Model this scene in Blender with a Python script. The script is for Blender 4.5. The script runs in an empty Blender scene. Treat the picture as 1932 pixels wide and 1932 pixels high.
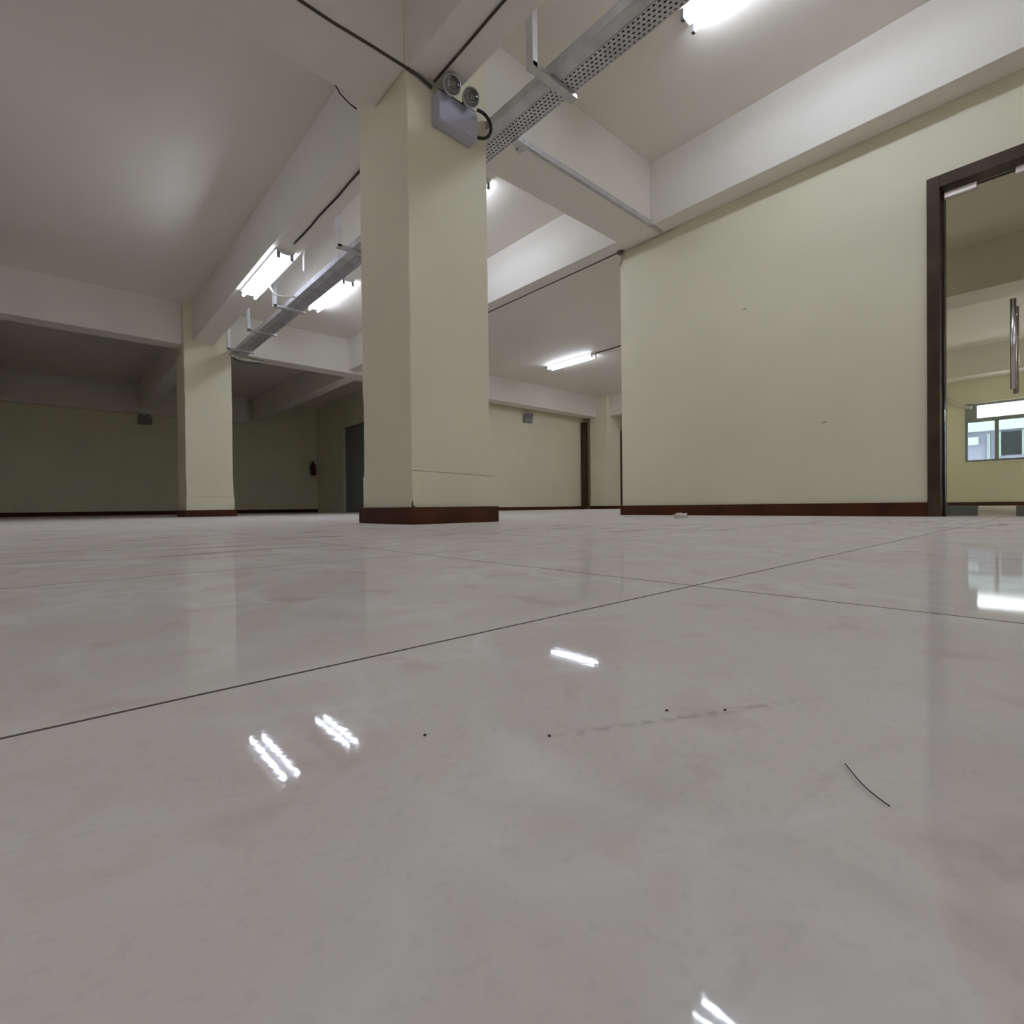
import bpy, bmesh, math, random
from mathutils import Vector, Matrix
random.seed(7)
PI = math.pi
sc = bpy.context.scene
col = sc.collection

# ------------------------------------------------------------------ camera
YAW, PITCH, ROLL = math.radians(48.107), math.radians(-0.5945), math.radians(-0.6824)
CAM_H = 0.095
fw = Vector((math.cos(YAW)*math.cos(PITCH), math.sin(YAW)*math.cos(PITCH), math.sin(PITCH)))
rt = Vector((math.sin(YAW), -math.cos(YAW), 0))
up = rt.cross(fw)
r2 = rt*math.cos(ROLL) + up*math.sin(ROLL)
u2 = -rt*math.sin(ROLL) + up*math.cos(ROLL)
cam_data = bpy.data.cameras.new('camera')
cam_data.sensor_width = 36.0
cam_data.lens = 18.0
cam_data.clip_start = 0.01
cam_data.clip_end = 200
cam = bpy.data.objects.new('camera', cam_data)
col.objects.link(cam)
M = Matrix(((r2.x, u2.x, -fw.x, 0), (r2.y, u2.y, -fw.y, 0), (r2.z, u2.z, -fw.z, CAM_H), (0, 0, 0, 1)))
cam.matrix_world = M
sc.camera = cam

# ------------------------------------------------------------------ world, exposure
TUBE_POWER = 23.0
SKY_POWER = 8.0
w = bpy.data.worlds.new('overcast_sky')
sc.world = w
w.use_nodes = True
bg = w.node_tree.nodes['Background']
bg.inputs[0].default_value = (0.93, 0.97, 1.0, 1)
bg.inputs[1].default_value = SKY_POWER
sc.view_settings.view_transform = 'Standard'
sc.view_settings.look = 'None'
sc.view_settings.exposure = 0.58
sc.view_settings.gamma = 1.0
sc.view_settings.use_curve_mapping = False
sc.cycles.max_bounces = 9
sc.cycles.diffuse_bounces = 6
sc.cycles.glossy_bounces = 3
sc.cycles.transparent_max_bounces = 10
sc.cycles.use_light_tree = False
sc.cycles.caustics_reflective = False
sc.cycles.caustics_refractive = False
sc.cycles.sample_clamp_indirect = 4.0

# ------------------------------------------------------------------ materials
def mat(name, base=(.5, .5, .5), rough=.6, metal=0.0, spec=.5):
    m = bpy.data.materials.new(name)
    m.use_nodes = True
    p = m.node_tree.nodes['Principled BSDF']
    p.inputs['Base Color'].default_value = (*base, 1)
    p.inputs['Roughness'].default_value = rough
    p.inputs['Metallic'].default_value = metal
    p.inputs['Specular IOR Level'].default_value = spec
    return m, m.node_tree.nodes, m.node_tree.links, p

def grain(m4, base, var=.06, scale=3.0, bump=.02, bscale=60, coord='Object', dist=.004, det=1):
    """mottled colour and fine relief on a principled material"""
    m, N, L, p = m4
    tc = N.new('ShaderNodeTexCoord')
    n1 = N.new('ShaderNodeTexNoise'); n1.inputs['Scale'].default_value = scale; n1.inputs['Detail'].default_value = det
    rp = N.new('ShaderNodeValToRGB')
    rp.color_ramp.elements[0].position = .3; rp.color_ramp.elements[1].position = .7
    rp.color_ramp.elements[0].color = (*[c*(1-var) for c in base], 1)
    rp.color_ramp.elements[1].color = (*[min(1, c*(1+var)) for c in base], 1)
    n2 = N.new('ShaderNodeTexNoise'); n2.inputs['Scale'].default_value = bscale; n2.inputs['Detail'].default_value = 1
    b = N.new('ShaderNodeBump'); b.inputs['Strength'].default_value = bump; b.inputs['Distance'].default_value = dist
    L.new(tc.outputs[coord], n1.inputs['Vector']); L.new(tc.outputs[coord], n2.inputs['Vector'])
    L.new(n1.outputs[0], rp.inputs[0]); L.new(rp.outputs[0], p.inputs['Base Color'])
    if bump > 0: L.new(n2.outputs[0], b.inputs['Height']); L.new(b.outputs[0], p.inputs['Normal'])
    return m

CREAM = (.815, .785, .595)
WHITE = (.84, .79, .71)
m_cream = grain(mat('cream_wall_paint', rough=.55), CREAM, .03, 1.3, .25, 35)
m_white = grain(mat('white_ceiling_paint', rough=.7), WHITE, .025, .9, .2, 30)
m_beam = grain(mat('white_beam_paint', rough=.65), (.83, .795, .72), .03, 1.1, .3, 18)
m_brown = grain(mat('brown_skirting_gloss', rough=.5, spec=.22), (.058, .016, .0045), .25, 5, .15, 40)
m_jamb = grain(mat('dark_brown_door_frame', rough=.5, spec=.25), (.052, .033, .017), .25, 6, .12, 60)
m_galv = grain(mat('galvanised_steel', rough=.45, metal=.45), (.58, .58, .60), .12, 9, .1, 90)
m_strut = grain(mat('zinc_strut', rough=.45, metal=.6), (.60, .60, .60), .08, 12, .05, 90)
m_batten = grain(mat('white_enamel_batten', rough=.35), (.82, .82, .82), .01, 3, .0, 10)
m_boxgrey = mat('brownish_grey_plastic', (.16, .13, .10), .6)[0]
m_grey = mat('grey_plastic', (.16, .16, .16), .5)[0]
m_black = mat('black_cable_sheath', (.012, .012, .012), .5)[0]
m_darkcable = mat('olive_brown_cable_sheath', (.05, .04, .025), .6)[0]
m_pvc = grain(mat('cream_pvc_conduit', rough=.45), (.62, .60, .50), .03, 8, .0, 10)
m_ltbody = grain(mat('pale_lilac_metal_case', rough=.4), (.50, .49, .60), .03, 10, .05, 80)
m_chrome = mat('brushed_stainless', (.62, .60, .57), .22, 1.0)[0]
m_patch = mat('satin_aluminium_patch', (.75, .70, .66), .35, .7)[0]
m_floorpatch = grain(mat('dull_grey_floor_patch', rough=.5, metal=.3), (.13, .125, .10), .1, 9, .0, 10)
m_alum = grain(mat('grey_aluminium_window_frame', rough=.45, metal=.3), (.33, .36, .36), .04, 8, .0, 10)
m_red = mat('red_extinguisher_paint', (.07, .010, .007), .35)[0]
m_paper = grain(mat('crumpled_cream_paper', rough=.8), (.78, .73, .63), .04, 30, .1, 90)
m_grit = mat('dark_grit', (.05, .045, .04), .8)[0]
m_hair = mat('dark_hair', (.03, .025, .02), .5)[0]
m_gapshade = mat('gap_shade_tone', (.30, .28, .22), .9)[0]  # dark tone for the shaded gap above the plaster foot
m_joint = grain(mat('dirty_tile_edge', rough=.9), (.10, .085, .075), .1, 20, .0, 30)
m_grout = grain(mat('grey_grout', rough=.9), (.10, .085, .075), .1, 20, .0, 30)
m_slab = grain(mat('back_door_paint', rough=.5), (.26, .27, .26), .03, 4, .0, 10)
m_ext = grain(mat('pale_render_outside', rough=.9), (.34, .30, .40), .05, 1, .0, 10)
m_extband = mat('white_band_outside', (.55, .58, .58), .8)[0]
m_extdark = mat('dark_window_outside', (.012, .012, .016), .3)[0]

# lamp tube
m_tube = bpy.data.materials.new('lit_fluorescent_tube'); m_tube.use_nodes = True
_p = m_tube.node_tree.nodes['Principled BSDF']
_p.inputs['Base Color'].default_value = (.9, .9, .9, 1)
_p.inputs['Emission Color'].default_value = (.785, .845, 1.0, 1)
_p.inputs['Emission Strength'].default_value = TUBE_POWER

def glass(name, tint, refl=1.0, rough=0.0):
    m = bpy.data.materials.new(name); m.use_nodes = True
    N, L = m.node_tree.nodes, m.node_tree.links
    N.remove(N['Principled BSDF'])
    t = N.new('ShaderNodeBsdfTransparent'); t.inputs[0].default_value = (*[c**.5 for c in tint], 1)   # two faces per pane
    g = N.new('ShaderNodeBsdfGlossy'); g.inputs['Roughness'].default_value = rough
    f = N.new('ShaderNodeFresnel'); f.inputs[0].default_value = 1.45
    mx = N.new('ShaderNodeMixShader')
    mu = N.new('ShaderNodeMath'); mu.operation = 'MULTIPLY'; mu.inputs[1].default_value = refl
    L.new(f.outputs[0], mu.inputs[0]); L.new(mu.outputs[0], mx.inputs[0])
    L.new(t.outputs[0], mx.inputs[1]); L.new(g.outputs[0], mx.inputs[2])
    L.new(mx.outputs[0], N['Material Output'].inputs[0])
    return m
m_doorglass = glass('grey_tinted_door_glass', (.78, .78, .75), .5)
m_teal = glass('teal_tinted_window_glass', (.20, .255, .255), .5)
m_clear = glass('clear_window_glass', (.95, .96, .96), .5)
m_bulbglass = glass('clear_lamp_lens', (.80, .80, .80), 1.6)

def tile_material():
    m = bpy.data.materials.new('polished_beige_porcelain'); m.use_nodes = True
    N, L = m.node_tree.nodes, m.node_tree.links
    N.remove(N['Principled BSDF'])
    def node(t, **k):
        n = N.new(t)
        for a, v in k.items(): setattr(n, a, v)
        return n
    tc = node('ShaderNodeTexCoord'); oi = node('ShaderNodeObjectInfo'); geo = node('ShaderNodeNewGeometry')
    mul = node('ShaderNodeVectorMath', operation='SCALE'); mul.inputs[0].default_value = (37, 61, 23)
    L.new(oi.outputs['Random'], mul.inputs['Scale'])
    add = node('ShaderNodeVectorMath', operation='ADD')
    L.new(tc.outputs['Object'], add.inputs[0]); L.new(mul.outputs[0], add.inputs[1])
    V = add.outputs[0]
    W = geo.outputs['Position']
    def noise(vec, scale, det=4, dis=0.0, rough=.55):
        n = node('ShaderNodeTexNoise'); L.new(vec, n.inputs['Vector'])
        n.inputs['Scale'].default_value = scale; n.inputs['Detail'].default_value = det
        n.inputs['Distortion'].default_value = dis; n.inputs['Roughness'].default_value = rough
        return n.outputs[0]
    def ramp(fac, *stops):
        r = node('ShaderNodeValToRGB'); e = r.color_ramp.elements
        while len(e) < len(stops): e.new(.5)
        for q, (pos, c) in zip(e, stops):
            q.position = pos; q.color = (*c, 1) if len(c) == 3 else c
        L.new(fac, r.inputs[0]); return r.outputs[0]
    def mix(f, a, b, mode='MIX'):
        x = node('ShaderNodeMix', data_type='RGBA', blend_type=mode)
        if isinstance(f, float): x.inputs[0].default_value = f
        else: L.new(f, x.inputs[0])
        for s, v in ((6, a), (7, b)):
            if isinstance(v, tuple): x.inputs[s].default_value = (*v, 1)
            else: L.new(v, x.inputs[s])
        return x.outputs[2]
    g = lambda v: (v, v, v)
    base = ramp(noise(V, 7, 3, .6), (.25, (.750, .690, .640)), (.55, (.775, .726, .680)), (.8, (.795, .758, .718)))
    # rosy patches
    rosy = ramp(noise(V, 17, 2, .4), (.58, g(0)), (.72, g(1)))
    base = mix(rosy, base, (.715, .61, .555))
    # pale veins
    wv = node('ShaderNodeTexVoronoi', feature='DISTANCE_TO_EDGE'); wv.inputs['Scale'].default_value = 9.0
    dv = node('ShaderNodeTexNoise'); dv.inputs['Scale'].default_value = 9; dv.inputs['Detail'].default_value = 2
    L.new(V, dv.inputs['Vector'])
    sub = node('ShaderNodeVectorMath', operation='MULTIPLY_ADD')
    sub.inputs[1].default_value = (.16, .16, .16); L.new(dv.outputs['Color'], sub.inputs[0]); L.new(V, sub.inputs[2])
    L.new(sub.outputs[0], wv.inputs['Vector'])
    vein = ramp(wv.outputs['Distance'], (0.0, g(.8)), (.05, g(.40)), (.16, g(0)))
    vm = ramp(noise(V, 6, 1), (.40, g(0)), (.64, g(.95)))
    veinm = node('ShaderNodeMath', operation='MULTIPLY'); L.new(vein, veinm.inputs[0]); L.new(vm, veinm.inputs[1])
    base = mix(veinm.outputs[0], base, (.86, .845, .835))
    # fine speckle
    sp = ramp(noise(V, 240, 1), (.30, g(.95)), (.42, g(1.0)))
    base = mix(1.0, base, sp, 'MULTIPLY')
    # dry mop smears and foot scuffs lying on the tiles (world space)
    mp = node('ShaderNodeMapping'); mp.inputs['Rotation'].default_value = (0, 0, .5); mp.inputs['Scale'].default_value = (1.0, 3.2, 1)
    L.new(W, mp.inputs[0])
    sc1 = ramp(noise(mp.outputs[0], 3.4, 4, .9, .65), (.52, g(0)), (.68, g(1)))
    scm = ramp(noise(W, .55, 1), (.43, g(0)), (.56, g(1)))
    sm = node('ShaderNodeMath', operation='MULTIPLY'); L.new(sc1, sm.inputs[0]); L.new(scm, sm.inputs[1])
    sm2 = node('ShaderNodeMath', operation='MULTIPLY'); L.new(sm.outputs[0], sm2.inputs[0]); sm2.inputs[1].default_value = .85
    base = mix(sm2.outputs[0], base, (.33, .29, .25))
    # one long faint rubber scuff in front of the camera
    sx = node('ShaderNodeSeparateXYZ'); L.new(W, sx.inputs[0])
    def lin(a, b, c):   # a*x+b*y+c
        m1 = node('ShaderNodeMath', operation='MULTIPLY'); L.new(sx.outputs[0], m1.inputs[0]); m1.inputs[1].default_value = a
        m2 = node('ShaderNodeMath', operation='MULTIPLY_ADD'); L.new(sx.outputs[1], m2.inputs[0]); m2.inputs[1].default_value = b; m2.inputs[2].default_value = c
        m3 = node('ShaderNodeMath', operation='ADD'); L.new(m1.outputs[0], m3.inputs[0]); L.new(m2.outputs[0], m3.inputs[1]); return m3.outputs[0]
    ax, ay, bx, by = .145, .150, .285, .082
    dl = math.hypot(bx-ax, by-ay); tx, ty = (bx-ax)/dl, (by-ay)/dl
    across = lin(-ty, tx, ty*ax - tx*ay); along = lin(tx/dl, ty/dl, -(tx*ax+ty*ay)/dl)
    ab = node('ShaderNodeMath', operation='ABSOLUTE'); L.new(across, ab.inputs[0])
    line = ramp(ab.outputs[0], (0.0, g(.55)), (.0016, g(0)))
    seg = ramp(along, (0.0, g(0)), (.12, g(.6)), (.6, g(1)), (1.0, g(0)))
    lm = node('ShaderNodeMath', operation='MULTIPLY'); L.new(line, lm.inputs[0]); L.new(seg, lm.inputs[1])
    brk = ramp(noise(W, 160, 1), (.40, g(0)), (.60, g(1)))
    lm2 = node('ShaderNodeMath', operation='MULTIPLY'); L.new(lm.outputs[0], lm2.inputs[0]); L.new(brk, lm2.inputs[1])
    base = mix(lm2.outputs[0], base, (.30, .27, .24))
    # sparse dirt specks
    spk = node('ShaderNodeTexVoronoi'); spk.inputs['Scale'].default_value = 26; L.new(W, spk.inputs['Vector'])
    spm = ramp(spk.outputs['Distance'], (0.0, g(.8)), (.022, g(0)))
    spr = ramp(spk.outputs['Color'], (.55, g(0)), (.6, g(1)))
    sk = node('ShaderNodeMath', operation='MULTIPLY'); L.new(spm, sk.inputs[0]); L.new(spr, sk.inputs[1])
    base = mix(sk.outputs[0], base, (.17, .15, .13))
    # dusty polished surface: a thin film of dust veils the mirror at a glancing angle
    dif = node('ShaderNodeBsdfDiffuse'); L.new(base, dif.inputs[0])
    gl = node('ShaderNodeBsdfGlossy'); gl.inputs[0].default_value = (.97, .98, 1.0, 1)
    rr = ramp(noise(W, 2.2, 1), (.35, g(.028)), (.70, g(.055)))
    L.new(rr, gl.inputs['Roughness'])
    bmp = node('ShaderNodeBump'); bmp.inputs['Strength'].default_value = .05; bmp.inputs['Distance'].default_value = .002
    L.new(noise(W, 9, 1), bmp.inputs['Height'])
    rip = node('ShaderNodeBump'); rip.inputs['Strength'].default_value = 1.0; rip.inputs['Distance'].default_value = .000011
    L.new(noise(W, 210, 1), rip.inputs['Height']); L.new(bmp.outputs[0], rip.inputs['Normal']); L.new(rip.outputs[0], gl.inputs['Normal'])
    fr = node('ShaderNodeFresnel'); fr.inputs[0].default_value = 1.5
    fm = ramp(fr.outputs[0], (0.0, g(.0)), (.04, g(.045)), (.20, g(.13)), (.42, g(.21)), (.62, g(.17)), (.85, g(.08)))
    inv = node('ShaderNodeMath', operation='MULTIPLY_ADD'); inv.inputs[1].default_value = -.5; inv.inputs[2].default_value = 1.0
    L.new(sm.outputs[0], inv.inputs[0])
    ff = node('ShaderNodeMath', operation='MULTIPLY'); L.new(fm, ff.inputs[0]); L.new(inv.outputs[0], ff.inputs[1])
    mx = node('ShaderNodeMixShader'); L.new(ff.outputs[0], mx.inputs[0]); L.new(dif.outputs[0], mx.inputs[1]); L.new(gl.outputs[0], mx.inputs[2])
    L.new(mx.outputs[0], N['Material Output'].inputs[0])
    return m
m_tile = tile_material()

# ------------------------------------------------------------------ helpers
def link(name, bm, m, parent=None, smooth=False):
    me = bpy.data.meshes.new(name); bm.to_mesh(me); bm.free()
    if m: me.materials.append(m)
    if smooth:
        for f in me.polygons: f.use_smooth = True
    o = bpy.data.objects.new(name, me); col.objects.link(o)
    if parent:
        o.parent = parent
        o.matrix_parent_inverse = parent.matrix_world.inverted() if parent.type != 'EMPTY' else Matrix.Translation(-Vector(parent.location)) if parent.rotation_euler.z == 0 else parent.matrix_basis.inverted()
    return o

def tag(o, label, cat, group=None, kind=None):
    o['label'] = label; o['category'] = cat
    if group: o['group'] = group
    if kind: o['kind'] = kind
    return o

def empty(name, loc, label, cat, group=None, kind=None):
    o = bpy.data.objects.new(name, None); col.objects.link(o); o.location = loc
    o.empty_display_size = .1
    return tag(o, label, cat, group, kind)

def add_box(bm, x0, x1, y0, y1, z0, z1, bev=0.0):
    mtx = Matrix.Translation(((x0+x1)/2, (y0+y1)/2, (z0+z1)/2)) @ Matrix.Diagonal((x1-x0, y1-y0, z1-z0, 1))
    r = bmesh.ops.create_cube(bm, size=1, matrix=mtx)
    if bev:
        es = list({e for v in r['verts'] for e in v.link_edges})
        bmesh.ops.bevel(bm, geom=es, offset=bev, segments=2, affect='EDGES', profile=.6)
    return r['verts']

def box(name, x0, x1, y0, y1, z0, z1, m, parent=None, bev=0.0):
    bm = bmesh.new(); add_box(bm, x0, x1, y0, y1, z0, z1, bev)
    return link(name, bm, m, parent)

def add_tube(bm, pts, r, seg=10, cap=True):
    pts = [Vector(p) for p in pts]
    rings = []
    for i, p in enumerate(pts):
        d = (pts[min(i+1, len(pts)-1)] - pts[max(i-1, 0)]).normalized()
        a = Vector((0, 0, 1)) if abs(d.z) < .9 else Vector((1, 0, 0))
        s = d.cross(a).normalized(); t = s.cross(d)
        rr = r[i] if isinstance(r, (list, tuple)) else r
        rings.append([bm.verts.new(p + s*rr*math.cos(2*PI*k/seg) + t*rr*math.sin(2*PI*k/seg)) for k in range(seg)])
    for A, B in zip(rings, rings[1:]):
        for k in range(seg):
            bm.faces.new((A[k], A[(k+1) % seg], B[(k+1) % seg], B[k]))
    if cap:
        bm.faces.new(rings[0][::-1]); bm.faces.new(rings[-1])

def tube(name, pts, r, m, parent=None, seg=10):
    bm = bmesh.new(); add_tube(bm, pts, r, seg)
    bmesh.ops.recalc_face_normals(bm, faces=bm.faces)
    return link(name, bm, m, parent, smooth=True)

def bez(p0, p1, p2, p3, n=14):
    out = []
    for i in range(n+1):
        t = i/n; a = 1-t
        out.append(tuple(a**3*p0[k]+3*a*a*t*p1[k]+3*a*t*t*p2[k]+t**3*p3[k] for k in range(3)))
    return out

def struct(o, label, cat): return tag(o, label, cat, kind='structure')

def copy_tree(o, loc):
    r = o.copy(); col.objects.link(r); r.location = loc
    for ch in list(o.children):
        c = ch.copy(); col.objects.link(c); c.parent = r; c.matrix_parent_inverse = ch.matrix_parent_inverse
        for g in list(ch.children):
            d = g.copy(); col.objects.link(d); d.parent = c; d.matrix_parent_inverse = g.matrix_parent_inverse
    return r

# ------------------------------------------------------------------ room shell
ZC, ZB = 3.13, 2.58
XL, YF = -7.0, -7.0           # outer limits left / behind
YB = 15.4                     # back wall of the dark bay
XR = 14.1                     # far wall with the window

# floor: grout bed + tiles
bed = box('floor', XL-.2, XR+.2, YF-.2, YB+.2, -.20, -.0022, m_grout)
struct(bed, 'polished beige porcelain tile floor with thin grey joints', 'floor')
TS, GAP = .6, .0012
X0, Y0 = .557, .304            # a joint crossing seen right of centre
def tile_mesh(wide=False):
    bm = bmesh.new(); h = TS/2-GAP/2; q = TS/2 if wide else 0
    vs = [bm.verts.new(p) for p in ((-h, -h, -.012), (h, -h, -.012), (h, h, -.012), (-h, h, -.012))]
    c = .0008
    md = [bm.verts.new(p) for p in ((-h, -h, -c*.8), (h, -h, -c*.8), (h, h, -c*.8), (-h, h, -c*.8))]
    tp = [bm.verts.new(p) for p in ((-h+c, -h+c, 0), (h-c, -h+c, 0), (h-c, h-c, 0), (-h+c, h-c, 0))]
    bm.faces.new(tp)
    for A, B in ((vs, md), (md, tp)):
        for k in range(4): bm.faces.new((A[k], A[(k+1) % 4], B[(k+1) % 4], B[k]))
    for v in bm.verts: v.co.x += q if v.co.x > 0 else -q
    me = bpy.data.meshes.new('tile'); bm.to_mesh(me); bm.free(); me.materials.append(m_tile); me.materials.append(m_joint)
    for p in me.polygons: p.material_index = 0 if p.normal.z > .9 else 1
    return me
tm = tile_mesh(); tw = tile_mesh(True)
far = []
i0, i1 = math.floor((XL-X0)/TS), math.ceil((XR-X0)/TS)
j0, j1 = math.floor((YF-Y0)/TS), math.ceil((YB-Y0)/TS)
cells = []
for i in range(i0, i1):
    for j in range(j0, j1):
        if i == -2: continue                      # cut tiles: one double-width column beside the camera
        cx, cy = X0+TS*(i+.5 if i != -1 else 0)-(TS if i == -1 else 0), Y0+TS*(j+.5)
        d = cx*fw.x + cy*fw.y; s = abs(cx*rt.x + cy*rt.y)
        if i == -1 or (d > -.5 and s < d+1.0 and d < 6.2): cells.append((d, cx, cy))
        else: far.append((cx, cy))
cells.sort()
wide = [c for c in cells if abs(c[1]-(X0-TS)) < 1e-6]
norm = [c for c in cells if abs(c[1]-(X0-TS)) >= 1e-6]
for d, cx, cy in norm[250:]: far.append((cx, cy))
for d, cx, cy in wide+norm[:250]:
    o = bpy.data.objects.new('tile', tw if abs(cx-(X0-TS)) < 1e-6 else tm); col.objects.link(o)
    o.location = (cx, cy, 0); o.parent = bed
verts, faces = [], []
tv = [v.co.copy() for v in tm.vertices]; tf = [tuple(p.vertices) for p in tm.polygons]
for cx, cy in far:
    n = len(verts)
    verts += [(v.x+cx, v.y+cy, v.z) for v in tv]
    faces += [tuple(k+n for k in f) for f in tf]
me = bpy.data.meshes.new('distant_tiles'); me.from_pydata(verts, [], faces); me.materials.append(m_tile); me.materials.append(m_joint)
for k, p in enumerate(me.polygons): p.material_index = 0 if k % 9 == 0 else 1
o = bpy.data.objects.new('distant_tiles', me); col.objects.link(o); o.parent = bed; o['kind'] = 'stuff'

struct(box('ceiling', XL-.2, XR+.2, YF-.2, YB+.2, ZC, ZC+.2, m_white), 'plain white painted concrete ceiling slab', 'ceiling')
struct(box('wall_left', XL-.2, XL, YF, YB, 0, ZC, m_cream), 'cream wall far to the left of the hall, outside the view', 'wall')
bm = bmesh.new()
add_box(bm, XL-.2, 10.9, YF-.2, YF, 0, ZC); add_box(bm, 13.9, XR+.2, YF-.2, YF, 0, ZC)
add_box(bm, 10.9, 13.9, YF-.2, YF, 0, .3); add_box(bm, 10.9, 13.9, YF-.2, YF, 2.5, ZC)  # opening cut for the added daylight window
struct(link('wall_front', bm, m_cream), 'cream wall behind the camera, outside the view', 'wall')
struct(box('wall_back', XL-.2, 6.15, YB, YB+.2, 0, ZC, m_cream), 'unlit cream back wall of the dark bay with emergency light', 'wall')

# partition closing the dark bay on its right, with a doorway
bm = bmesh.new()
add_box(bm, 5.95, 6.15, 13.55, YB, 0, ZC)
add_box(bm, 5.95, 6.15, 9.75, 11.0, 0, ZC)
add_box(bm, 5.95, 6.15, 11.0, 13.55, 2.32, ZC)
add_box(bm, 6.15, 6.35, 9.75, YB, 0, ZC)  # unseen backing added behind the door to block leaking sky light
wall_side = struct(link('wall_dark_bay', bm, m_cream), 'unlit cream side wall at the end of the dark bay, beside the fire extinguisher', 'wall')
d2 = empty('door_2', (6.1, 12.3, 0), 'grey door recessed in the side wall of the dark bay', 'door', kind='structure')
box('door_leaf', 6.09, 6.13, 11.05, 13.5, .001, 2.28, m_slab, d2, .004)
bm = bmesh.new()
add_box(bm, 6.02, 6.15, 13.5, 13.55, 0, 2.32); add_box(bm, 6.02, 6.15, 11.0, 11.05, 0, 2.32); add_box(bm, 6.02, 6.15, 11.05, 13.5, 2.28, 2.32)
link('door_frame', bm, m_slab, d2)
tube('door_knob', [(6.09, 11.2, 1.0), (6.05, 11.2, 1.0), (6.04, 11.2, 1.0), (6.02, 11.2, 1.0)], [.012, .012, .028, .022], m_chrome, d2)

struct(box('wall_back_right', 5.95, XR, 9.6, 9.75, 0, ZC, m_cream), 'lit cream back wall with emergency light, seen right of the near pillar', 'wall')

# right-hand wall with the glass door
JY = .665                      # outer edge of the door frame
DY1 = -1.30
bm = bmesh.new()
add_box(bm, 4.2, 4.32, JY, 3.04, 0, ZC)
add_box(bm, 4.2, 4.32, DY1, JY, 2.145, ZC)
add_box(bm, 4.2, 4.32, YF, DY1, 0, ZC)
struct(link('wall_right', bm, m_cream), 'broad cream wall right of centre holding the glass door', 'wall')
struct(box('wall_return', 4.32, XR-.5, 2.90, 3.04, 0, ZC, m_cream), 'cream wall of the unlit room behind the glass door', 'wall')

# far wall of the unlit room with the ribbon window
WY0, WY1, WZ0, WZ1 = -5.2, 1.64, .90, 2.10
bm = bmesh.new()
add_box(bm, XR, XR+.2, YF, WY0, 0, ZC); add_box(bm, XR, XR+.2, WY1, 9.75, 0, ZC)
add_box(bm, XR, XR+.2, WY0, WY1, 0, WZ0); add_box(bm, XR, XR+.2, WY0, WY1, WZ1, ZC)
struct(link('wall_far_right', bm, m_cream), 'cream outer wall with the bright window, seen through the glass door', 'wall')
struct(box('trim_1', XR-.5, XR, 1.955, 3.04, 0, ZC, m_cream), 'cream corner pier left of the bright window behind the glass door', 'pier')

# beams (white painted concrete)
def beam(name, b, label): struct(box(name, *b, m_beam, None, .006), label, 'beam')
beam('trim_2', (1.53, 1.84, YF, 2.552, ZB, ZC), 'white ceiling beam running from the near pillar towards the camera')
beam('trim_3', (1.57, 1.84, 3.15, 8.72, ZB, ZC), 'white ceiling beam between the near pillar and the far left pillar')
beam('trim_4', (1.57, 1.84, 9.33, YB, ZB, ZC), 'unlit ceiling beam running back from the far left pillar')
beam('trim_5', (XL, 1.525, 2.565, 2.93, ZB, ZC), 'white ceiling beam running left from the near pillar')
beam('trim_6', (2.11, 4.0, 2.565, 2.94, ZB, ZC), 'white ceiling beam between the near pillar and the right wall')
beam('trim_7', (XL, 1.454, 8.80, 9.12, 2.53, ZC), 'white ceiling beam running left from the far left pillar')
beam('trim_8', (2.074, 4.40, 8.80, 9.12, 2.53, ZC), 'white ceiling beam running right from the far left pillar')
beam('trim_9', (4.0, 4.2, YF, 8.80, ZB, ZC), 'long white beam along the top of the right wall')
beam('trim_10', (4.15, 4.40, 9.12, YB, ZB, ZC), 'unlit beam slanting across the dark bay right of the far left pillar')
beam('trim_11', (4.40, 11.4, 9.10, 9.45, ZB, ZC), 'white beam above the lit back wall right of the near pillar')
beam('trim_12', (11.5, 11.8, 3.04, 8.75, ZB, ZC), 'white beam meeting the distant right-hand pillar')
beam('trim_13', (-1.05, -.75, 9.12, YB, ZB, ZC), 'unlit beam at the far left of the dark bay')
beam('trim_14', (XL, 4.0, YB-.2, YB, 2.46, ZC), 'unlit beam along the top of the dark back wall')
beam('trim_15', (8.15, 8.70, YF, 2.90, ZB, ZC), 'unlit beam crossing the room behind the glass door')
beam('trim_16', (XR-.55, XR, YF, 1.95, ZB, ZC), 'unlit beam above the bright window behind the glass door')

# skirting along the walls
def skirt(name, b, label): struct(box(name, *b, m_brown, None, .003), label, 'skirting board')
skirt('baseboard_right', (4.18, 4.2, JY, 3.04, 0, .092), 'dark brown skirting along the right wall beside the glass door')
skirt('baseboard_right_end', (4.18, 4.34, 3.04, 3.055, 0, .092), 'short dark brown skirting wrapping the end of the right wall')
skirt('baseboard_back', (XL, 5.95, YB-.02, YB, 0, .095), 'dark skirting along the unlit back wall')
skirt('baseboard_back_right', (6.15, 11.4, 9.58, 9.6, 0, .085), 'dark skirting along the lit back wall right of the near pillar')
skirt('baseboard_far_right', (XR-.02, XR, YF, 1.955, 0, .075), 'dark skirting under the bright window behind the glass door')

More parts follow.
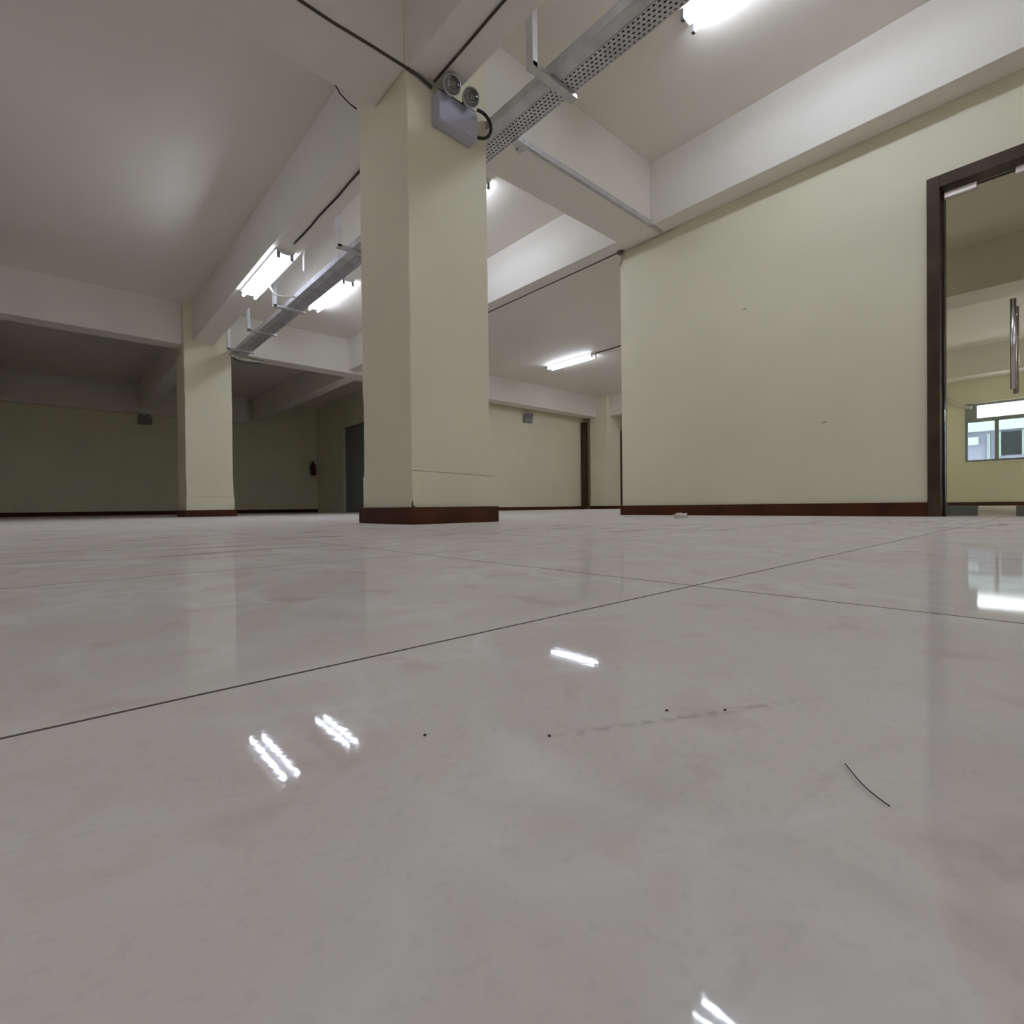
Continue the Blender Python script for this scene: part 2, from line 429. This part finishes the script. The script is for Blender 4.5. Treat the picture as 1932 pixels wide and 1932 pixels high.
# ------------------------------------------------------------------ pillars
def pillar(x0, x1, y0, y1, label, plinth=True, h_sk=.099):
    t = empty('pillar', ((x0+x1)/2, (y0+y1)/2, 0), label, 'pillar')
    bm = bmesh.new()
    # hand-plastered shaft: slightly uneven arrises
    n = 22; c = .006; rings = []
    for k in range(n+1):
        z = .02 + (ZC-.02)*k/n
        j = lambda: random.uniform(-.0028, .0028)
        a, b, d, e = x0+j(), x1+j(), y0+j(), y1+j()
        rings.append([bm.verts.new(p) for p in ((a+c, d, z), (b-c, d, z), (b, d+c, z), (b, e-c, z), (b-c, e, z), (a+c, e, z), (a, e-c, z), (a, d+c, z))])
    for A, B in zip(rings, rings[1:]):
        for k in range(8): bm.faces.new((A[k], A[(k+1) % 8], B[(k+1) % 8], B[k]))
    bm.faces.new(rings[0][::-1]); bm.faces.new(rings[-1])
    link('shaft', bm, m_cream, t)
    if plinth:    # thicker plaster coat on the foot, with a chipped corner
        bm = bmesh.new(); q = .008; zt = .30
        lo = [(x0-.002, y0-q), (x1+.014, y0-q), (x1+.014, y1+q), (x0-.002, y1+q)]
        b0 = [bm.verts.new((x, y, .0)) for x, y in lo]
        z_ = [zt+.006, zt-.006, zt-.002, zt+.003]
        b1 = [bm.verts.new((x, y, z)) for (x, y), z in zip(lo, z_)]
        b2 = [bm.verts.new((min(max(x, x0+.004), x1-.002), min(max(y, y0+.004), y1-.004), z+.004)) for (x, y), z in zip(lo, z_)]
        for A, B in ((b0, b1), (b1, b2)):
            for k in range(4): bm.faces.new((A[k], A[(k+1) % 4], B[(k+1) % 4], B[k]))
        bm.faces.new(b2); bm.faces.new(b0[::-1])
        o = link('plaster_foot', bm, m_cream, t); o['label'] = 'thicker plaster coat at the pillar foot'
    if plinth:
        bm = bmesh.new()
        P = [(x0-.001+(x1+.014-x0)*i/12, .3005+(.006-.012*i/12)+random.uniform(-.0012, .0012)) for i in range(13)]
        A = [[bm.verts.new((x, y0-.0085+dy, z+dz)) for dy, dz in ((0, 0), (0, .0022+.001*math.sin(x*60)), (.007, .0022), (.007, 0))] for x, z in P]
        for p, q_ in zip(A, A[1:]):
            for k in range(4): bm.faces.new((p[k], q_[k], q_[(k+1) % 4], p[(k+1) % 4]))
        bm.faces.new(A[0]); bm.faces.new(A[-1][::-1]); bmesh.ops.recalc_face_normals(bm, faces=bm.faces)
        link('gap_shade_strip', bm, m_gapshade, t)['label'] = 'thin dark strip painting the shaded gap above the pillar foot'  # dark strip stands in for shade along the plaster edge
    s = .024
    for b in ((x0-s, x1+s+.014, y0-s-.008, y0-.008), (x0-s, x1+s+.014, y1+.008, y1+s+.008), (x0-s, x0-.002, y0-.008, y1+.008), (x1+.014, x1+s+.014, y0-.008, y1+.008)):
        box('skirting_board', *b, 0, h_sk, m_brown, t, .003)
    return t
p1 = pillar(1.525, 2.108, 2.552, 3.15, 'large cream square pillar in the centre with a brown skirting base')
p2 = pillar(1.454, 2.074, 8.72, 9.33, 'cream pillar at the left in front of the dark bay')
p3 = pillar(11.4, 12.0, 8.75, 9.35, 'distant cream pillar beside the edge of the right wall', h_sk=.085)
# chip of missing plaster on the near pillar's corner
bm = bmesh.new()
pts = [(1.519, 2.5425, .099), (1.548, 2.5425, .099), (1.536, 2.5425, .104), (1.528, 2.5425, .112), (1.526, 2.5425, .126), (1.522, 2.5425, .138), (1.519, 2.5425, .126)]
f = bm.faces.new([bm.verts.new(p) for p in pts])
e = bmesh.ops.extrude_face_region(bm, geom=[f])
bmesh.ops.translate(bm, verts=[v for v in e['geom'] if isinstance(v, bmesh.types.BMVert)], vec=(0, .004, 0))
link('chipped_corner', bm, m_grout, p1)['label'] = 'dark chip in the plaster above the skirting'

# ------------------------------------------------------------------ fluorescent battens
def lamp_proto(label):
    t = empty('fluorescent_lamp', (0, 0, 0), label, 'lamp', 'twin tube ceiling lamps')
    bm = bmesh.new()
    prof = [(-.085, 0), (-.085, .018), (-.03, .045), (.03, .045), (.085, .018), (.085, 0)]
    A = [bm.verts.new((x, -.62, z-.045+.0)) for x, z in [(a, .045-b) if False else (a, b) for a, b in prof]]
    # channel with its flat side up against the ceiling
    for v, (x, z) in zip(A, prof): v.co = Vector((x, -.62, -z))
    B = [bm.verts.new((v.co.x, .62, v.co.z)) for v in A]
    for k in range(6): bm.faces.new((A[k], A[(k+1) % 6], B[(k+1) % 6], B[k]))
    bm.faces.new(A[::-1]); bm.faces.new(B)
    bmesh.ops.recalc_face_normals(bm, faces=bm.faces)
    link('batten', bm, m_batten, t)
    for sx in (-.062, .062):
        tb = tube('tube', [(sx, -.595, -.066), (sx, .595, -.066)], .0145, m_tube, t, 8)
        for sy in (-1, 1):
            box('lamp_holder', sx-.014, sx+.014, sy*.607-.011, sy*.607+.011, -.085, -.018, m_grey, t, .003)
    return t
L0 = lamp_proto('lit twin tube lamp at the top edge of the picture, nearest the camera')
L0.location = (2.97, 1.02, ZC)
for loc, lab in (((2.99, 4.29, ZC), 'lit twin tube lamp hidden behind the near pillar, only its glow showing'),
                 ((2.95, 7.08, ZC), 'lit twin tube lamp on the ceiling right of the cable tray, beside the near pillar'),
                 ((1.70, 5.72, ZB), 'lit twin tube lamp under the beam, left of the cable tray'),
                 ((8.08, 7.12, ZC), 'lit twin tube lamp on the far ceiling, seen right of the near pillar'),
                 ((8.08, 4.10, ZC), 'lit twin tube lamp beyond the right wall, out of view'),
                 ((2.97, -2.0, ZC), 'unseen twin tube lamp added above and behind the camera to even the right wall'),  # unseen pair added down the row to light the right wall evenly
                 ((2.97, -5.0, ZC), 'unseen twin tube lamp added far behind the camera, continuing the row'),
                 ((-.1, -1.1, ZC), 'unseen twin tube fill lamp added behind the camera on its left'),  # from here on, unseen lamps added to brighten the floor and left side
                 ((-.1, -4.1, ZC), 'unseen twin tube fill lamp added farther behind the camera on its left'),
                 ((-3.2, -1.1, ZC), 'unseen twin tube fill lamp added left of and behind the camera, nearer the outer wall'),
                 ((-3.2, -4.1, ZC), 'unseen twin tube fill lamp added in the corner far behind the camera'),
                 ((-3.2, 3.2, ZC), 'unseen twin tube fill lamp added level with the near pillar at the far left, out of view'),
                 ((-1.5, 4.5, ZC), 'unseen twin tube fill lamp added high on the left, just out of view'),
                 ((9.7, 5.3, ZC), 'unseen twin tube fill lamp added beyond the end of the right wall, out of view'),  # last two: unseen lamps added to brighten the far right room
                 ((10.9, 6.5, ZC), 'unseen twin tube fill lamp added near the distant pillar, hidden by the right wall')):
    l = copy_tree(L0, loc); l['label'] = lab

# ------------------------------------------------------------------ cable trays and hangers
TZ = 2.515
TA, TB, TC, TD = 2.112, 2.190, 2.193, 2.315
trk = empty('cable_trunking', ((TA+TB)/2, 4.0, TZ), 'smooth galvanised cable trunking hung beside the perforated tray', 'cable trunking')
bm = bmesh.new()
YA, YZ = -3.0, 8.78
add_box(bm, TA, TB, YA, YZ, TZ, TZ+.0015)
add_box(bm, TA, TA+.0015, YA, YZ, TZ+.0015, TZ+.055); add_box(bm, TB-.0015, TB, YA, YZ, TZ+.0015, TZ+.055)
link('trough', bm, m_galv, trk)
box('lid', TA-.001, TB+.001, YA, YZ, TZ+.0552, TZ+.0575, m_galv, trk)
for y in (-.5, 2.03, 4.3, 6.42, 7.42):
    bm = bmesh.new(); add_box(bm, TA-.001, TB+.001, y+.03, y+.08, TZ-.0015, TZ-.0002); add_box(bm, TA-.002, TA-.0002, y+.03, y+.08, TZ, TZ+.05)
    link('joint_plate', bm, m_galv, trk)

tray = empty('cable_tray', ((TC+TD)/2, 4.0, TZ), 'perforated galvanised cable tray running overhead past the near pillar', 'cable tray')
def perforated(x0, x1, y0, y1, z, nx, pitch, hx, hy, th=.0012, axis='y'):
    """sheet with real oval holes, staggered row by row"""
    bm = bmesh.new()
    ny = max(1, int(round((y1-y0)/pitch))); py_ = (y1-y0)/ny; px_ = (x1-x0)/nx
    for j in range(ny):
        for i in range(nx):
            cx = x0+(i+.5)*px_; cy = y0+(j+.5)*py_ + (.22*py_ if i % 2 else -.22*py_)
            X0_, X1_, Y0_, Y1_ = x0+i*px_, x0+(i+1)*px_, y0+j*py_, y0+(j+1)*py_
            outer = [(X1_, (Y0_+Y1_)/2), (X1_, Y1_), ((X0_+X1_)/2, Y1_), (X0_, Y1_), (X0_, (Y0_+Y1_)/2), (X0_, Y0_), ((X0_+X1_)/2, Y0_), (X1_, Y0_)]
            inner = [(cx+hx*math.cos(k*PI/4), cy+hy*math.sin(k*PI/4)) for k in range(8)]
            O = [bm.verts.new((a, b, z)) if axis == 'y' else bm.verts.new((b, z, a)) for a, b in outer]
            I = [bm.verts.new((a, b, z)) if axis == 'y' else bm.verts.new((b, z, a)) for a, b in inner]
            for k in range(8): bm.faces.new((O[k], O[(k+1) % 8], I[(k+1) % 8], I[k]))
    bmesh.ops.remove_doubles(bm, verts=bm.verts, dist=1e-5)
    bmesh.ops.solidify(bm, geom=bm.faces[:], thickness=th)
    bmesh.ops.recalc_face_normals(bm, faces=bm.faces)
    return bm
link('perforated_plate', perforated(TC, TD, -1.2, 8.78, TZ, 5, .030, .0055, .0088), m_galv, tray)
for x in (TC-.0005, TD+.0005):
    bm = perforated(TZ+.001, TZ+.041, -1.2, 8.78, x, 1, .034, .006, .0095)
    for v in bm.verts: v.co = Vector((v.co.z, v.co.y, v.co.x))
    bmesh.ops.recalc_face_normals(bm, faces=bm.faces)
    link('side_rail', bm, m_galv, tray)
# loose cables lying in the tray
for k, x in enumerate([TC+.012+.0137*q for q in range(8)]):
    pts = [(x+.004*math.sin(y*1.7), y, TZ+.009) for y in [-1.1+.35*i for i in range(28)]]
    tag(tube('cable', pts, .0066, m_black, None, 6), 'black cable packed side by side with others in the perforated tray', 'cable', 'cables in the perforated tray')

def hanger(y, label, zt=ZC, arm=(1.972, 2.335)):
    t = empty('tray_hanger', (1.985, y, TZ), label, 'hanger', 'hangers under the cable trays')
    bm = bmesh.new()    # C-channel upright
    for b in ((1.970, 1.972, y-.026, y+.026), (1.972, 2.006, y-.026, y-.024), (1.972, 2.006, y+.024, y+.026)):
        add_box(bm, *b, TZ-.03, zt)
    link('upright', bm, m_strut, t)
    bm = bmesh.new()
    add_box(bm, arm[0], arm[1], y-.026, y+.026, TZ-.026, TZ-.0242)
    add_box(bm, arm[0], arm[1], y-.026, y-.024, TZ-.0242, TZ-.003); add_box(bm, arm[0], arm[1], y+.024, y+.026, TZ-.0242, TZ-.003)
    link('arm', bm, m_strut, t)
    bm = bmesh.new(); bmesh.ops.create_uvsphere(bm, u_segments=10, v_segments=6, radius=.012, matrix=Matrix.Translation((arm[1]+.004, y, TZ-.014)))
    link('end_cap', bm, m_batten, t, True)
    box('foot_plate', 1.95, 2.02, y-.03, y+.03, zt-.006, zt, m_strut, t)
hanger(2.01, 'L-shaped strut hanger right of the emergency light, carrying both trays')
hanger(4.55, 'strut hanger beside the left edge of the near pillar')
hanger(6.37, 'brightly lit strut hanger next to the lamp under the beam')
hanger(7.45, 'strut hanger between the lit lamp and the far left pillar')
hanger(8.50, 'farthest strut hanger, just before the far left pillar')
hanger(-.9, 'strut hanger overhead behind the top edge of the picture')
# thin stud between trays and ceiling
tag(tube('threaded_rod', [(1.945, 5.30, 2.52), (1.945, 5.30, 2.75), (1.945, 5.30, 3.13)], .011, m_batten, None, 8), 'thin white rod hanging from the ceiling right of the lamp under the beam', 'rod')
tag(tube('flexible_conduit', bez((1.80, 5.93, 2.545), (1.86, 5.95, 2.44), (1.90, 6.0, 2.475), (2.105, 6.05, 2.535)), .010, m_pvc, None, 8), 'white curved conduit looping from the lamp to the trunking', 'conduit')

tag(tube('conduit', bez((2.06, 8.70, 2.47), (2.2, 8.78, 2.45), (2.3, 8.93, 2.49), (2.62, 8.95, 2.508)), .020, m_pvc, None, 8), 'pale conduit stub under the beam beside the far left pillar', 'conduit')
tag(tube('cable', bez((2.10, 8.735, 2.445), (2.2, 8.74, 2.36), (2.35, 8.74, 2.40), (2.50, 8.74, 2.42)), .010, m_black, None, 8), 'black cable sagging under the beam beside the far left pillar', 'cable')

# bracket + slotted angle along the beam to the right wall
brk = empty('angle_bracket', (2.42, 2.50, 2.55), 'grey steel bracket at the left end of the slotted angle under the beam', 'bracket')
box('back_plate', 2.37, 2.41, 2.53, 2.562, 2.50, 2.72, m_strut, brk, .002)
box('foot', 2.30, 2.42, 2.47, 2.53, 2.50, 2.506, m_strut, brk, .001)
ang = empty('slotted_angle', (3.2, 2.55, 2.58), 'slotted steel angle along the beam edge, from the tray to the right wall', 'steel angle')
bm = perforated(2.545, 2.575, 2.42, 4.16, 2.570, 1, .045, .006, .013)
for v in bm.verts: v.co = Vector((v.co.y, v.co.x, v.co.z))
bmesh.ops.recalc_face_normals(bm, faces=bm.faces)
link('bottom_flange', bm, m_galv, ang)
bm = perforated(2.570, 2.612, 2.42, 3.985, 2.548, 1, .045, .007, .012)
for v in bm.verts: v.co = Vector((v.co.y, v.co.z, v.co.x))
bmesh.ops.recalc_face_normals(bm, faces=bm.faces)
link('side_flange', bm, m_galv, ang)
tag(tube('cable', [(2.42+.145*i, 2.556+.004*(i % 2), 2.588) for i in range(11)], .006, m_darkcable, None, 6), 'dark cable carried by the slotted angle under the beam', 'cable')

# ------------------------------------------------------------------ surface cables and junction box
tag(tube('cable', [(-1.5+.2*i, 2.545+.003*math.sin(i*2.1), 2.574+.004*math.sin(i*1.3)) for i in range(16)] + [(1.60, 2.542, 2.572), (1.66, 2.54, 2.556), (1.683, 2.53, 2.54)], .008, m_darkcable, None, 6),
    'dark cable along the beam edge leading to the emergency light on the near pillar', 'cable')
tag(tube('cable', [(1.69+.004*math.sin(i*1.9), -1.0+.32*i, 2.573) for i in range(12)], .007, m_darkcable, None, 6), 'dark cable under the beam above the emergency light', 'cable')
tag(tube('cable', [(1.722+.004*math.sin(i*1.9), 3.16+.195*i, 2.573) for i in range(10)], .008, m_darkcable, None, 6), 'dark cable under the beam running up to the lamp left of the tray', 'cable')
tag(tube('cable', [(1.45+.0, 3.35, 2.95), (1.46, 3.28, 2.84), (1.49, 3.20, 2.74), (1.515, 3.16, 2.70)], .005, m_darkcable, None, 6), 'short drooping cable at the upper left edge of the near pillar', 'cable')
tag(tube('cable', [(8.07+.006*math.sin(i*2), 4.75+.19*i, 3.120) for i in range(10)], .009, m_darkcable, None, 6), 'dark cable on the far ceiling leading to the lamp right of the near pillar', 'cable')
tag(tube('conduit', [(4.175, 2.98+.4*i, 2.575) for i in range(14)], .006, m_boxgrey, None, 6), 'dark conduit under the beam beyond the end of the right wall', 'conduit')
tag(box('junction_box', 4.145, 4.185, 2.995, 3.04, 2.545, 2.579, m_boxgrey, None, .006), 'small dark junction box where the beam meets the end of the right wall', 'junction box')
tag(tube('cable', [(4.193, 3.045, 2.45), (4.192, 3.02, 2.52), (4.191, 2.98, 2.555), (4.192, 2.8, 2.562), (4.192, 2.62, 2.566), (4.192, 2.45, 2.568)], .006, m_pvc, None, 6), 'pale cable bent over the top corner of the right wall', 'cable')

# ------------------------------------------------------------------ emergency lights
def emergency(x, y, z, label, dirty=False):
    """twin-head emergency light on a wall that faces -Y; x, y, z = back lower left"""
    t = empty('emergency_light', (x, y, z), label, 'emergency light', 'twin head emergency lights')
    W_, D_, H_ = .285, .075, .175
    body = box('case', x, x+W_, y-D_, y-.001, z, z+H_, m_ltbody, t, .008)
    box('case_lid', x+.004, x+W_-.004, y-D_-.003, y-D_-.0002, z+.006, z+H_-.02, m_ltbody, body, .001)
    box('top_strip', x+.01, x+W_-.01, y-D_+.006, y-.01, z+H_, z+H_+.012, m_grey, t, .003)
    for hx in (x+.054, x+.189):
        hz = z+H_+.008
        neck = tube('neck', [(hx, y-.05, z+H_+.006), (hx, y-.055, z+H_+.018), (hx, y-.10, z+H_+.016)], .011, m_grey, t, 8)
        c = Vector((hx, y-.134, hz)); d = Vector((-.25, -.90, -.36)).normalized()
        a = d.cross(Vector((0, 0, 1))).normalized(); b = a.cross(d)
        def lathe(prof, seg=20):
            bm = bmesh.new(); R = []
            for r, s in prof:
                R.append([bm.verts.new(c + d*s + (a*math.cos(2*PI*k/seg)+b*math.sin(2*PI*k/seg))*r) for k in range(seg)])
            for A, B in zip(R, R[1:]):
                for k in range(seg): bm.faces.new((A[k], A[(k+1) % seg], B[(k+1) % seg], B[k]))
            bm.faces.new(R[0][::-1]); bm.faces.new(R[-1])
            bmesh.ops.recalc_face_normals(bm, faces=bm.faces)
            return bm
        hd = link('lamp_head', lathe([(.020, -.050), (.036, -.040), (.050, -.012), (.052, .0), (.054, .010), (.0535, .014), (.047, .014), (.045, .004), (.02, -.02)]), m_headgrey, t, True)
        link('lens', lathe([(.046, .010), (.044, .016), (.034, .022), (.016, .026), (.003, .027)]), m_bulbglass, hd, True)
        link('bulb', lathe([(.006, -.018), (.009, -.004), (.007, .006), (.002, .009)], 10), m_paper, hd, True)
    return t
m_headgrey = mat('silvered_reflector_plastic', (.55, .55, .54), .28, .35)[0]
em = emergency(1.690, 2.552, 2.333, 'pale lilac twin head emergency light high on the near pillar')
tag(tube('cable', bez((2.00, 2.51, 2.56), (2.115, 2.47, 2.56), (2.115, 2.47, 2.37), (1.986, 2.505, 2.385), 18), .010, m_black, None, 8), 'black cable looping down the right side of the emergency light', 'cable')
e2 = copy_tree(em, (9.02, 9.6, 2.26)); e2['label'] = 'distant dull grey emergency light on the lit back wall right of the near pillar'
e3 = copy_tree(em, (1.58, YB-.2+.2, 2.22)); e3['label'] = 'distant dull grey emergency light on the dark back wall at the left'

m_dullcase = grain(mat('dull_grey_metal_case', rough=.5), (.24, .24, .22), .03, 10, .05, 80)
for e_ in (e2, e3):        # the two distant ones have duller grey cases
    for ch in e_.children:
        for ob in (ch, *ch.children):
            if ob.name.split('.')[0] in ('case', 'case_lid'):
                ob.material_slots[0].link = 'OBJECT'; ob.material_slots[0].material = m_dullcase

# ------------------------------------------------------------------ glass door
dr = empty('door_1', (4.2, -.3, 0), 'frameless glass door in a dark brown frame at the right edge', 'door', kind='structure')
bm = bmesh.new()
add_box(bm, 4.175, 4.33, .60, JY, 0, 2.145, .004); add_box(bm, 4.175, 4.33, DY1, DY1+.065, 0, 2.145, .004)
link('jamb', bm, m_jamb, dr)
box('head', 4.175, 4.33, DY1+.065, .60, 2.068, 2.145, m_jamb, dr, .004)
box('door_stop', 4.255, 4.30, .585, .60, 0, 2.068, m_jamb, dr)
GX = 4.235
gp2 = box('glass_panel', GX, GX+.010, -.60, .586, .012, 2.045, m_doorglass, dr, .001)
gp3 = box('glass_panel', GX, GX+.010, DY1+.07, -.608, .012, 2.045, m_doorglass, dr, .001)
for g_, (a, b) in ((gp2, (.430, .586)), (gp2, (.120, .262)), (gp2, (-.60, -.44)), (gp3, (DY1+.07, -1.08))):
    box('patch_fitting', GX-.012, GX+.022, a, b, 2.008, 2.048, m_patch, g_, .004)
    box('floor_patch', GX-.012, GX+.022, a, b, .006, .066, m_floorpatch, g_, .004)
hx, hy = 4.15, .268
hd = tube('pull_handle', [(hx, hy, .742), (hx, hy, 1.262)], .0135, m_chrome, gp2, 16)
for z in (.80, 1.205):
    tube('handle_standoff', [(hx, hy, z), (GX, hy, z)], .009, m_chrome, gp2, 10)
hd2 = tube('pull_handle', [(GX+.10, hy, .742), (GX+.10, hy, 1.262)], .0135, m_chrome, gp2, 16)
for z in (.80, 1.205):
    tube('handle_standoff', [(GX+.01, hy, z), (GX+.10, hy, z)], .009, m_chrome, gp2, 10)

# ------------------------------------------------------------------ ribbon window in the room behind
wn = empty('window_1', (XR, -1.8, WZ0), 'long aluminium window with a clear top light, behind the glass door', 'window', kind='structure')
FX0, FX1 = XR+.06, XR+.12
ZT = 1.765
box('frame_bottom', FX0, FX1, WY0, WY1, WZ0, WZ0+.045, m_alum, wn)
box('frame_top', FX0, FX1, WY0, WY1, WZ1-.045, WZ1, m_alum, wn)
box('transom', FX0-.02, FX1, WY0, WY1, ZT-.045, ZT+.03, m_alum, wn)
box('frame_side', FX0, FX1, WY1-.045, WY1, WZ0+.045, ZT-.045, m_alum, wn)
box('frame_side', FX0, FX1, WY1-.19, WY1, ZT+.03, WZ1-.045, m_alum, wn)
box('frame_side', FX0, FX1, WY0, WY0+.045, WZ0+.045, WZ1-.045, m_alum, wn)
ys = [WY1-.045, 1.155, .16, -.86, -1.88, -2.90, -3.92, WY0+.045]
for y in ys[1:-1]:
    box('mullion', FX0, FX1, y-.030, y+.030, WZ0+.045, ZT-.045, m_alum, wn)
for a, b in zip(ys, ys[1:]):
    box('pane', FX0+.02, FX0+.026, b+.03 if b != ys[-1] else b, a-.03 if a != ys[0] else a, WZ0+.045, ZT-.045, m_teal, wn)
for k in range(4):
    a = WY0+.045+k*(WY1-.19-WY0-.045)/4; b = a+(WY1-.19-WY0-.045)/4
    box('top_pane', FX0+.02, FX0+.026, a, b, ZT+.03, WZ1-.045, m_clear, wn)
box('sill', XR-.03, XR+.14, WY0-.05, WY1+.05, WZ0-.035, WZ0, m_cream, wn, .004)
tag(tube('conduit', [(XR-.6, 1.925, 2.36), (XR-.012, 1.925, 2.29)] + bez((XR-.012, 1.925, 2.29), (XR-.012, 1.80, 2.12), (XR-.012, 1.72, 2.06), (XR-.012, 1.52, 2.015), 8)[1:], .030, m_pvc, None, 8), 'pale conduit bending down beside the bright window behind the glass door', 'conduit')

wn2 = empty('fill_window', (12.4, YF, .9), 'unseen clear window added to bring daylight into the room behind the glass door', 'window', kind='structure')  # unseen window added as a daylight source for this room
for z0, z1 in ((.3, .35), (2.45, 2.5)): box('frame_rail', 10.9, 13.9, YF-.12, YF-.06, z0, z1, m_alum, wn2)
for k in range(4):
    x = 10.9+k*(3.0-.06)/3; box('mullion', x, x+.06, YF-.12, YF-.06, .35, 2.45, m_alum, wn2)
    if k < 3: box('pane', x+.06, x+(3.0-.06)/3, YF-.095, YF-.089, .35, 2.45, m_clear, wn2)

# building across the yard
bd = empty('building', (24, 2.0, -4), 'pale building outside the far window, dark opening in its wall', 'building')
box('wall', 24, 30, -14, 9, -6, 2.50, m_ext, bd)
box('roof_band', 23.8, 30, -14.2, 9.2, 2.50, 3.3, m_extband, bd)
box('white_ledge', 23.7, 24, 2.40, 4.0, 2.05, 2.30, m_extband, bd)
for (a, b) in ((1.32, 1.86), (-1.2, .2), (-4.2, -2.6)):
    f_ = box('window_opening', 23.93, 24.0, a, b, 1.64, 2.42, m_extdark, bd)
    box('window_frame', 23.88, 23.95, b-.02, b+.03, 1.6, 2.45, m_alum, bd); box('window_frame', 23.88, 23.95, a-.03, a+.02, 1.6, 2.45, m_alum, bd)
box('drain_pipe', 23.85, 24, 2.11, 2.19, -6, 2.4, m_alum, bd)

# ------------------------------------------------------------------ dark bay: fire extinguisher, far doorway trims
fe = empty('fire_extinguisher', (5.80, YB-.09, 1.10), 'small fire extinguisher hung on the dark back wall', 'fire extinguisher')
def lathe_z(name, c, prof, m, parent, seg=16):
    bm = bmesh.new(); R = []
    for r, z in prof: R.append([bm.verts.new((c[0]+r*math.cos(2*PI*k/seg), c[1]+r*math.sin(2*PI*k/seg), c[2]+z)) for k in range(seg)])
    for A, B in zip(R, R[1:]):
        for k in range(seg): bm.faces.new((A[k], A[(k+1) % seg], B[(k+1) % seg], B[k]))
    bm.faces.new(R[0][::-1]); bm.faces.new(R[-1])
    return link(name, bm, m, parent, True)
c = (5.80, YB-.09, 1.10)
lathe_z('cylinder', c, [(.06, 0), (.075, .01), (.075, .29), (.06, .33), (.025, .36), (.025, .375)], m_red, fe)
lathe_z('valve', c, [(.02, .375), (.028, .38), (.028, .40), (.018, .41)], m_black, fe)
box('lever', 5.74, 5.84, YB-.10, YB-.08, 1.515, 1.53, m_black, fe, .003)
tube('hose', bez((5.76, YB-.1, 1.50), (5.66, YB-.12, 1.48), (5.67, YB-.13, 1.3), (5.715, YB-.14, 1.22)), .010, m_black, fe, 8)
box('wall_bracket', 5.77, 5.83, YB-.02, YB, 1.2, 1.42, m_grey, fe)

struct(box('trim_17', 11.27, 11.40, 9.44, 9.58, 0, 2.47, m_jamb, None, .004), 'dark brown upright trim between the lit back wall and the distant pillar', 'trim')
struct(box('trim_18', 10.96, 11.04, 7.915, 8.0, .0, 2.02, m_jamb, None, .004), 'dark upright trim showing at the edge of the right wall', 'trim')

# ------------------------------------------------------------------ small things on the floor
bm = bmesh.new(); bmesh.ops.create_icosphere(bm, subdivisions=3, radius=1)
rnd = random.Random(5)
for v in bm.verts:
    n = v.co.copy(); q = 1+.22*math.sin(n.x*7+1)*math.cos(n.y*6)+.18*math.sin(n.z*9+n.x*4)+rnd.uniform(-.07, .07)
    v.co = Vector((n.x*.042*q, n.y*.050*q, max(0.0, (n.z+.35)*.024*q)))
pp = link('crumpled_paper', bm, m_paper); pp.location = (3.30, 1.90, .0005)
tag(pp, 'small crumpled piece of cream paper on the floor before the right wall', 'paper scrap')
tag(tube('hair', bez((.212, .0575, .0006), (.202, .051, .0014), (.198, .050, .0014), (.192, .040, .0006), 16), .00022, m_hair, None, 5), 'single dark curved hair lying on the near floor tile at the right', 'hair')
for (x, y, s), lab in (((.151, .147, .00075), 'tiny dark grit on the near tile below the middle'),
                       ((.209, .128, .0008), 'tiny grit left of the pair on the faint scuff'),
                       ((.229, .110, .0007), 'tiny grit at the middle of the faint scuff'),
                       ((.114, .183, .0007), 'tiny grit on the near tile left of the middle, by the lamp reflections')):
    bm = bmesh.new(); bmesh.ops.create_icosphere(bm, subdivisions=2, radius=s)
    for v in bm.verts: v.co *= random.uniform(.75, 1.2); v.co.z *= .6
    g_ = link('grit', bm, m_grit); g_.location = (x, y, s*.5); tag(g_, lab, 'grit')
# smudges on the right wall
for (y, z, r), lab in (((1.829, 1.674, .011), 'small grey chip mark high on the right wall'), ((1.259, .683, .012), 'small grey smudge low on the right wall')):
    bm = bmesh.new()
    bmesh.ops.create_circle(bm, cap_ends=True, segments=12, radius=r, matrix=Matrix.Translation((4.1992, y, z)) @ Matrix.Rotation(PI/2, 4, 'Y') @ Matrix.Diagonal((.55, 1.5, 1, 1)))
    e = bmesh.ops.extrude_face_region(bm, geom=bm.faces[:])
    bmesh.ops.translate(bm, verts=[v for v in e['geom'] if isinstance(v, bmesh.types.BMVert)], vec=(-.0008, 0, 0))
    tag(link('wall_mark', bm, mat('grey_smudge', (.42, .41, .35), .8)[0]), lab, 'mark')
bpy.context.view_layer.update()
